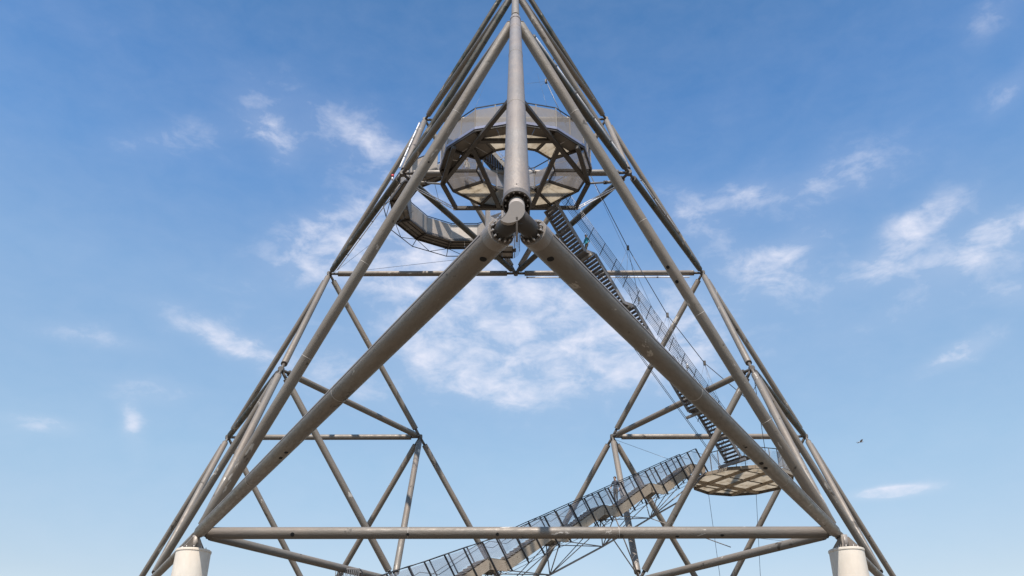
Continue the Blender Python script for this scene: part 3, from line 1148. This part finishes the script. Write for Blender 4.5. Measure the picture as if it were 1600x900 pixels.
# ------------------------------------------------------------------ cables
def cable(name, pts, r, label, cat="cable", knots=()):
    t = thing(name, pts[0], label, cat)
    mb = MB()
    for a, b in zip(pts[:-1], pts[1:]):
        mb.cyl(a, b, r, n=6)
    mb.build("strand", M_CABLE, t)
    for k in knots:
        MB().beam(k - V((0, 0, .16)), k + V((0, 0, .16)), .16, .14, (0, 1, 0)).build("clamp", M_DARK, t)
    return t


K = [V((2.16, -4.69, 32.26)), V((4.43, -2.86, 27.3)), V((7.71, -.2, 21.25)), V((10.42, 2.0, 17.17)), V((13.12, 4.19, 14.54)), V((16.7, 7.09, 12.92))]
DAD, ADCD = mid(D, AD), mid(AD, CD)
off_r = -sd * .2
K = [k + off_r * 0 for k in K]
sc = cable("suspension_cable", [lerp(DAD, ADCD, .36)] + K + [mid(AC, CD) + V((.2, .3, .2)) if False else lerp(mid(AC, CD), mid(Cc, CD), .12)], .028,
           "main sagging cable that carries the long staircase, right of its wires", "cable", knots=(K[0], K[2], K[3], K[4]))


def stair_pt(s_along, side, up=1.4):
    base = lerp(SP0, SP1, s_along / RUN)
    return base + sd * (side * W2) + perp * up


for kk, sa_ in ((K[2], 8.8), (K[3], 5.3), (K[4], 1.9)):
    for ds, side, u in ((.8, -1, 1.5), (-.15, -1, 1.5), (-.9, -1, .2), (.9, 1, .1)):
        rod("hanger", kk, stair_pt(sa_ + ds, side, u), .009, M_CABLE, sc, 6)
for dx in (-1.1, -.2, .6):
    rod("hanger", K[0], K[0] + V((dx - .3, -2.8 + dx * .2, -3.1)), .008, M_CABLE, sc, 6)
cable("stay_cable", [V((5.0, -2.6, 26.0)), V((9.6, 1.2, 16.3)), V((13.9, 4.9, 11.2))], .011, "thinner cable running just below the main sagging cable")
cable("stay_cable", [lerp(mid(AC, CD), mid(Cc, CD), .02) - V((0, 0, .3)), LC + V((1.0, -3.0, .1))], .02, "upright rod from the right tube joint down to the round deck's near edge")
cable("stay_cable", [lerp(mid(AC, CD), mid(Cc, CD), .08) - V((0, 0, .3)), LC + V((2.6, -2.2, 1.2))], .014, "slanting thin rod from the right tube joint to the right rail of the round deck")
cable("stay_cable", [lo[11] - V((0, 0, .2)), V((14.6, 12.0, GROUND_Z))], .016, "left thin cable anchoring the underside of the round deck to the ground")
cable("stay_cable", [lo[1] - V((0, 0, .2)), V((16.2, 12.4, GROUND_Z))], .016, "right thin cable anchoring the underside of the round deck to the ground")
cable("stay_cable", [mid(BC, CD) + V((.1, 0, -.2)), G0 + gd * .6 + V((0, 0, 8.3))], .014, "thin cable from the right rear tube joint sloping down to the stair head")
cable("stay_cable", [BD + V((.3, 0, .05)), mid(AD, BD) + V((.8, .6, -2.6)), V((-9.2, 2.6, 26.9))], .012, "thin cable rising from the left middle joint towards the ring walkway")
cable("stay_cable", [BD + V((1.3, .1, .2)), V((-3.2, 9.6, 26.6))], .014, "thin cable running right from the left middle joint under the ring walkway")
cable("stay_cable", [mid(AD, BD) + V((2.0, .5, 0)), V((-6.0, 7.0, 29.2))], .016, "upright thin cable inside the curve of the ring walkway")
cable("stay_cable", [V((-2.0, -6.2, 30.9)), uo[7] + V((0, 0, 1.7))], .007, "hair-thin cable above the left front rail of the upper ring")
cable("stay_cable", [V((1.5, -6.2, 31.5)), uo[5] + V((-.5, 0, 1.7))], .007, "hair-thin cable above the right front rail of the upper ring")
cable("stay_cable", [V((9.3, 5.0, 3.35)), V((16.9, 4.6, 2.45))], .011, "nearly level thin cable right of the stair truss, above the long front tube")

# links that hang the upper ring in the lattice
lk = thing("ring_hanger", mid(AD, BD), "pair of dark links and pale twin rods holding the left of the upper ring", "hanger")
lk2 = thing("ring_hanger", mid(AD, CD), "pair of dark links and pale twin rods holding the right of the upper ring", "hanger")
for t, hubp, sx in ((lk, mid(AD, BD), 1), (lk2, mid(AD, CD), -1)):
    a = upl(-5.25 * sx, 1.24)
    b = hubp + V((.6 * sx, .7, -.2))
    MB().cyl(b, lerp(b, a, .45), .10, n=14).build("cylinder", M_TUBE, t)
    MB().cyl(lerp(b, a, .45), a, .07, n=14).build("rod", M_STAIR, t)
    MB().cyl(lerp(b, a, .43), lerp(b, a, .5), .13, n=14).build("collar", M_DARK, t)
    c2 = upl(-4.55 * sx, 4.6)
    for dz in (0, .16):
        MB().beam(b - V((0, 0, .25 + dz)), c2 - V((0, 0, dz)), .05, .05).build("twin_rod", M_WHITE, t)
    MB().beam(lerp(b, c2, .8) - V((0, 0, .05)), lerp(b, c2, .8) - V((0, 0, .27)), .06, .06, (0, 1, 0)).build("rung", M_WHITE, t)

# ------------------------------------------------------------------ light rods along the tubes
def light_rod(p, q, off, label, r=.055):
    p, q, off = V(p), V(q), V(off)
    t = thing("light_rod", p, label, "light", "slim white light rods clamped along the tubes")
    a, b = p + off, q + off
    n = max(3, int((b - a).length / 2.2))
    for k in range(n):
        s, e = lerp(a, b, (k + .015) / n), lerp(a, b, (k + .985) / n)
        MB().cyl(s, e, r, n=12).build("rod", M_WHITE, t)
        MB().cyl(lerp(a, b, k / n) - (b - a).normalized() * .06, lerp(a, b, k / n) + (b - a).normalized() * .06, r * 1.25, n=12).build("clamp", M_STAIR, t)
        MB().beam(lerp(a, b, k / n), lerp(a, b, k / n) - off * .6, .03, .03, (0, 1, .1)).build("bracket", M_STAIR, t)
    return t


BDCD = mid(BD, CD)
light_rod(lerp(BDCD, CD, .06), lerp(BDCD, CD, .93), (0, -.05, -.42), "white light rod slung just under the right half of the long level tube")
light_rod(lerp(mid(D, BD), mid(AD, BD), .03), lerp(mid(D, BD), mid(AD, BD), .88), (-.42, .1, -.1), "short white light rod beside the upper left joint outside the pyramid")
light_rod(lerp(mid(AD, BD), BD, .08), lerp(mid(AD, BD), BD, .95), (.40, -.1, -.1), "thin white light rod on the left tube running down to the middle joint", .035)
light_rod(lerp(AD, ADCD, .12), lerp(AD, ADCD, .95), (.10, .1, .42), "long grey-white light rod on the right tube beside the top of the pyramid", .09)
light_rod(lerp(ADCD, CD, .08), lerp(ADCD, CD, .55), (.35, -.1, .1), "thin white light rod continuing below the right upper joint", .035)

# ------------------------------------------------------------------ lamps on the long stair's wires
for (sa_, side, lab) in ((8.5, -1, "small white lamp on the stair wires, topmost of the three"),
                         (4.55, -1, "small white lamp on the stair wires, middle one of the three"),
                         (2.35, -1, "small white lamp on the stair wires, lowest of the three")):
    c = stair_pt(sa_, side, 1.15)
    t = thing("stair_lamp", c, lab, "lamp", "white lamps clipped to the stair wires")
    mb = MB()
    v, f = [], []
    prof = [(.02, .2), (.07, .17), (.10, .08), (.10, -.06), (.06, -.14), (.02, -.16)]
    nn = 14
    for (rr, z) in prof:
        for k in range(nn):
            a = 2 * math.pi * k / nn
            v.append(c + V((rr * math.cos(a), rr * math.sin(a), z)))
    f = [(j * nn + k, j * nn + (k + 1) % nn, (j + 1) * nn + (k + 1) % nn, (j + 1) * nn + k) for j in range(len(prof) - 1) for k in range(nn)]
    mb.add(v, f, len(f))
    mb.build("globe", M_WHITE, t)
    MB().cyl(c - V((0, 0, .14)), c - V((0, 0, .3)) + sd * .1, .02, n=8).build("stem", M_STAIR, t)
    # drooping supply lead
    pts_ = [c - V((0, 0, .28)) + hd * (.9 * u) + V((0, 0, .9 * u - .75 * math.sin(u * math.pi))) for u in [i / 8 for i in range(9)]]
    mb = MB()
    for a, b in zip(pts_[:-1], pts_[1:]):
        mb.cyl(a, b, .014, n=6)
    mb.build("lead", M_BLACK, t)

# ------------------------------------------------------------------ small railed service stand at lower left
bk = thing("service_stand", (-9.6, .6, 0), "small slatted service stand on the sloping tube at the lower left", "stand")
bc = lerp(AB, mid(AB, BC), .72) + V((0, 0, -.82))
for i in range(2):
    z = .05 + i * .75
    for a, b in (((-.66, -.5), (.66, -.5)), ((.66, -.5), (.66, .5)), ((.66, .5), (-.66, .5)), ((-.66, .5), (-.66, -.5))):
        MB().beam(bc + V((*a, z)), bc + V((*b, z)), .06, .07).build("rail", M_STAIR, bk)
for k in range(13):
    MB().beam(bc + V((-.66 + .11 * k, -.5, .08)), bc + V((-.66 + .11 * k, -.5, .78)), .035, .035, (1, 0, 0)).build("bar", M_STAIR, bk)
for k in range(7):
    MB().beam(bc + V((-.66 + .22 * k, .5, .08)), bc + V((-.66 + .22 * k, .5, .78)), .035, .035, (1, 0, 0)).build("bar", M_STAIR, bk)
MB().prism([bc + V((-.69, -.53, -.03)), bc + V((.69, -.53, -.03)), bc + V((.69, .53, -.03)), bc + V((-.69, .53, -.03))], (0, 0, .04)).build("floor", M_DARK, bk)

# red beacon at the upper left joint
bcn = mid(AD, BD) + V((-.6, -.2, -.45))
t = thing("beacon", bcn, "small red beacon on the upper left tube joint", "lamp")
MB().cyl(bcn, bcn + V((0, 0, .18)), .09, n=12).build("lens", mat("red_lens", (.45, .03, .03), .3), t)
MB().cyl(bcn - V((0, 0, .25)), bcn, .06, n=10).build("base", M_WHITE, t)


# ------------------------------------------------------------------ people
SKIN = mat("skin", (0.45, 0.27, 0.19), .6)


def person(loc, yaw, label, top, trousers, hair, height=1.75, pose=None, lean=0.0, cap=None):
    """One continuous skinned figure facing +y before yaw; clothing colours by region."""
    J = {'pelvis': (0, 0, .93), 'waist': (0, 0, 1.06), 'chest': (0, .0, 1.30), 'neck0': (0, 0, 1.45), 'neck': (0, .01, 1.52), 'head': (0, .03, 1.62), 'crown': (0, .02, 1.72),
         'sl': (-.17, 0, 1.42), 'el': (-.24, -.03, 1.15), 'wl': (-.24, .10, .92), 'hl': (-.235, .14, .85),
         'sr': (.17, 0, 1.42), 'er': (.24, -.03, 1.15), 'wr': (.24, .10, .92), 'hr': (.235, .14, .85),
         'pl': (-.09, 0, .90), 'kl': (-.10, .03, .50), 'al': (-.10, -.01, .09), 'tl': (-.11, .17, .03),
         'pr': (.09, 0, .90), 'kr': (.10, .03, .50), 'ar': (.10, -.01, .09), 'tr': (.11, .17, .03)}
    if pose:
        J.update(pose)
    Rr = {'pelvis': (.15, .11), 'waist': (.135, .10), 'chest': (.165, .12), 'neck0': (.08, .07), 'neck': (.055, .055), 'head': (.082, .098), 'crown': (.055, .065),
          'sl': (.062, .062), 'el': (.045, .045), 'wl': (.03, .03), 'hl': (.034, .022), 'pl': (.095, .095), 'kl': (.062, .062), 'al': (.042, .042), 'tl': (.04, .028)}
    for a in ('s', 'e', 'w', 'h', 'p', 'k', 'a', 't'):
        Rr[a + 'r'] = Rr[a + 'l']
    E_ = [('pelvis', 'waist'), ('waist', 'chest'), ('chest', 'neck0'), ('neck0', 'neck'), ('neck', 'head'), ('head', 'crown')]
    for s in 'lr':
        E_ += [('neck0', 's' + s), ('s' + s, 'e' + s), ('e' + s, 'w' + s), ('w' + s, 'h' + s), ('pelvis', 'p' + s), ('p' + s, 'k' + s), ('k' + s, 'a' + s), ('a' + s, 't' + s)]
    # nose
    J['nose'] = tuple(V(J['head']) + V((0, .115, -.005)))
    Rr['nose'] = (.012, .014)
    E_.append(('head', 'nose'))
    for s in 'lr':                                        # five fingers
        hpnt, w = V(J['h' + s]), V(J['w' + s])
        d = (hpnt - w).normalized()
        sx = V((1, 0, 0))
        for i, (off, ln) in enumerate(((-.024, .055), (-.008, .065), (.008, .06), (.022, .048))):
            k1 = 'f%s%d' % (s, i)
            J[k1 + 'a'] = tuple(hpnt + V((0, off, 0)) + d * ln * .6)
            J[k1 + 'b'] = tuple(hpnt + V((.012 if s == 'l' else -.012, off, 0)) + d * ln * 1.25)
            Rr[k1 + 'a'] = (.009, .009)
            Rr[k1 + 'b'] = (.008, .008)
            E_ += [('h' + s, k1 + 'a'), (k1 + 'a', k1 + 'b')]
        J['th' + s] = tuple(w + d * .04 + V((0, .055, 0)))
        Rr['th' + s] = (.011, .011)
        E_.append(('w' + s, 'th' + s))
    names = ['pelvis'] + [k for k in J if k != 'pelvis']
    idx = {k: i for i, k in enumerate(names)}
    me = bpy.data.meshes.new("body")
    me.from_pydata([J[k] for k in names], [(idx[a], idx[b]) for a, b in E_], [])
    o = bpy.data.objects.new("body", me)
    C.objects.link(o)
    sm = o.modifiers.new("skin", 'SKIN')
    sm.use_smooth_shade = True
    for k in names:
        me.skin_vertices[0].data[idx[k]].radius = Rr.get(k, (.03, .03))
        me.skin_vertices[0].data[idx[k]].use_root = k == 'pelvis'
    o.modifiers.new("sub", 'SUBSURF').levels = 1
    bpy.context.view_layer.update()
    dg = bpy.context.evaluated_depsgraph_get()
    me2 = bpy.data.meshes.new_from_object(o.evaluated_get(dg))
    bpy.data.objects.remove(o)
    me2.name = "body"
    mats_ = [top, trousers, SKIN, M_BLACK]
    me2.materials.clear()
    for m in mats_:
        me2.materials.append(m)
    hands = [V(J['h' + s]) for s in 'lr'] + [V(J['w' + s]) for s in 'lr']
    feet_ = [V(J[a + s]) for s in 'lr' for a in 'at']
    nk = V(J['neck'])
    pel = V(J['pelvis'])
    for f in me2.polygons:
        f.use_smooth = True
        c = f.center
        if c.z > nk.z - .03 and (c - V(J['head'])).length < .25:
            f.material_index = 2
        elif min((c - h).length for h in hands) < .085:
            f.material_index = 2
        elif min((c - h).length for h in feet_) < .10:
            f.material_index = 3
        elif c.z < pel.z + .03 and abs(c.x) < .21 and c.z < 1.0:
            f.material_index = 1
        else:
            f.material_index = 0
    t = thing("person", loc, label, "person")
    t.rotation_euler = (lean, 0, yaw)
    t.scale = (height / 1.78,) * 3
    b = bpy.data.objects.new("body", me2)
    C.objects.link(b)
    b.parent = t
    # hair or cap: a cap of the skull
    mbh = MB()
    v, f = [], []
    hc = V(J['head']) + V((0, -.012, .035))
    nn = 14
    for j in range(6):
        ph = math.radians(90 - j * 19)
        for k in range(nn):
            a = 2 * math.pi * k / nn
            fr_ = 1.0 if math.sin(a) < .3 else .93
            v.append(hc + V((.098 * math.cos(ph) * math.cos(a) + .0, .118 * math.cos(ph) * math.sin(a) * fr_, .105 * math.sin(ph) + (.03 if math.sin(a) > .5 and j > 3 else 0))))
    f = [(j * nn + k, j * nn + (k + 1) % nn, (j + 1) * nn + (k + 1) % nn, (j + 1) * nn + k) for j in range(5) for k in range(nn)]
    mbh.add(v, f, len(f))
    h = mbh.build("hair", hair, None)
    h.parent = t
    return t


def stripes(name, c1, c2, sc):
    m = mat(name, c1, .8)
    t = m.node_tree
    tcn = mk(t, 'ShaderNodeTexCoord')
    w = mk(t, 'ShaderNodeTexWave')
    w.bands_direction = 'Z'
    w.inputs['Scale'].default_value = sc
    t.links.new(tcn.outputs['Object'], w.inputs['Vector'])
    cr = mk(t, 'ShaderNodeValToRGB')
    cr.color_ramp.elements[0].color = (*c1, 1)
    cr.color_ramp.elements[0].position = .6
    cr.color_ramp.elements[1].color = (*c2, 1)
    cr.color_ramp.elements[1].position = .68
    t.links.new(w.outputs['Fac'], cr.inputs[0])
    t.links.new(cr.outputs[0], t.nodes['Principled BSDF'].inputs['Base Color'])
    return m


M_NAVY = stripes("navy_striped_knit", (0.012, 0.015, 0.03), (0.09, 0.1, 0.12), 2.6)
M_OLIVE = mat("olive_cloth", (0.06, 0.047, 0.028), .85)
M_HAIR = mat("dark_hair", (0.03, 0.022, 0.018), .7)
M_JEANS = mat("blue_denim", (0.05, 0.09, 0.2), .8)
M_PURPLE = mat("purple_cloth", (0.14, 0.05, 0.2), .8)
M_TEAL = mat("teal_cloth", (0.05, 0.35, 0.45), .7)
M_CREAM = mat("cream_cloth", (0.6, 0.55, 0.48), .8)
walk = {'kl': (-.10, .16, .55), 'al': (-.10, .12, .17), 'tl': (-.11, .28, .14), 'kr': (.10, -.02, .48), 'ar': (.10, -.14, .09), 'tr': (.11, .03, .03),
        'el': (-.25, -.08, 1.16), 'wl': (-.24, .04, .93), 'hl': (-.235, .07, .86), 'er': (.25, .04, 1.16), 'wr': (.23, .2, 1.02), 'hr': (.225, .26, .97)}
# on the landing stair, coming down
sP = G0 + gd * 6.75 + V((0, 0, 8.15 - 2.05 - (6.75 - 4.3) * 2.05 / 3.05 + .02))
person(sP, math.atan2(-gd.x, gd.y) + .5, "dark-haired person in a navy top and olive trousers walking on the landing stair", M_NAVY, M_OLIVE, M_HAIR, 1.86, walk)
person(LC + V((1.15, -1.9, .05)), 2.6, "person in purple standing on the round deck behind the right tube", M_PURPLE, M_CREAM, M_HAIR, 1.7)
person(upl(-3.55, 1.45, .06), .8, "person in blue jeans standing on the left mesh floor of the upper ring", M_CREAM, M_JEANS, M_HAIR, 1.78)
person(upl(-2.6, 3.6, .06), 2.2, "person on the rear left floor sheet of the upper ring, seen as a shadow", M_OLIVE, M_HAIR, M_HAIR, 1.75)
person(lerp(SP0, SP1, .80) + V((0, 0, .05)), math.atan2(-hd.x, hd.y), "person in a teal top climbing near the top of the suspended staircase", M_TEAL, M_OLIVE, M_HAIR, 1.72, walk)

# ------------------------------------------------------------------ bird
bp = V((25.66, 10.62, 10.99))
bt = thing("bird", bp, "small dark bird gliding in the open sky right of the pyramid", "bird")
bt.scale = (1.2, 1.2, 1.2)
mb = MB()
v, f = [], []
prof = [(-.20, .004), (-.13, .02), (-.04, .045), (.05, .045), (.12, .03), (.16, .02), (.20, .003)]
for (x, r) in prof:
    for k in range(8):
        a = 2 * math.pi * k / 8
        v.append(bp + V((x, r * math.cos(a), r * .85 * math.sin(a) + x * .12)))
f = [(j * 8 + k, j * 8 + (k + 1) % 8, (j + 1) * 8 + (k + 1) % 8, (j + 1) * 8 + k) for j in range(len(prof) - 1) for k in range(8)]
mb.add(v, f, len(f))
M_BIRD = mat("bird_plumage", (0.33, 0.34, 0.38), .8)
mb.build("body", M_BIRD, bt)
for s in (-1, 1):
    MB().prism([bp + V((.07, s * .03, .02)), bp + V((.09, s * .20, .07)), bp + V((-.05, s * .42, .03)), bp + V((-.06, s * .20, .05)), bp + V((-.07, s * .03, .02))], (0, 0, .008)).build("wing", M_BIRD, bt)
MB().prism([bp + V((-.15, -.015, -.015)), bp + V((-.15, .015, -.015)), bp + V((-.27, .05, -.03)), bp + V((-.27, -.05, -.03))], (0, 0, .006)).build("tail", M_BIRD, bt)
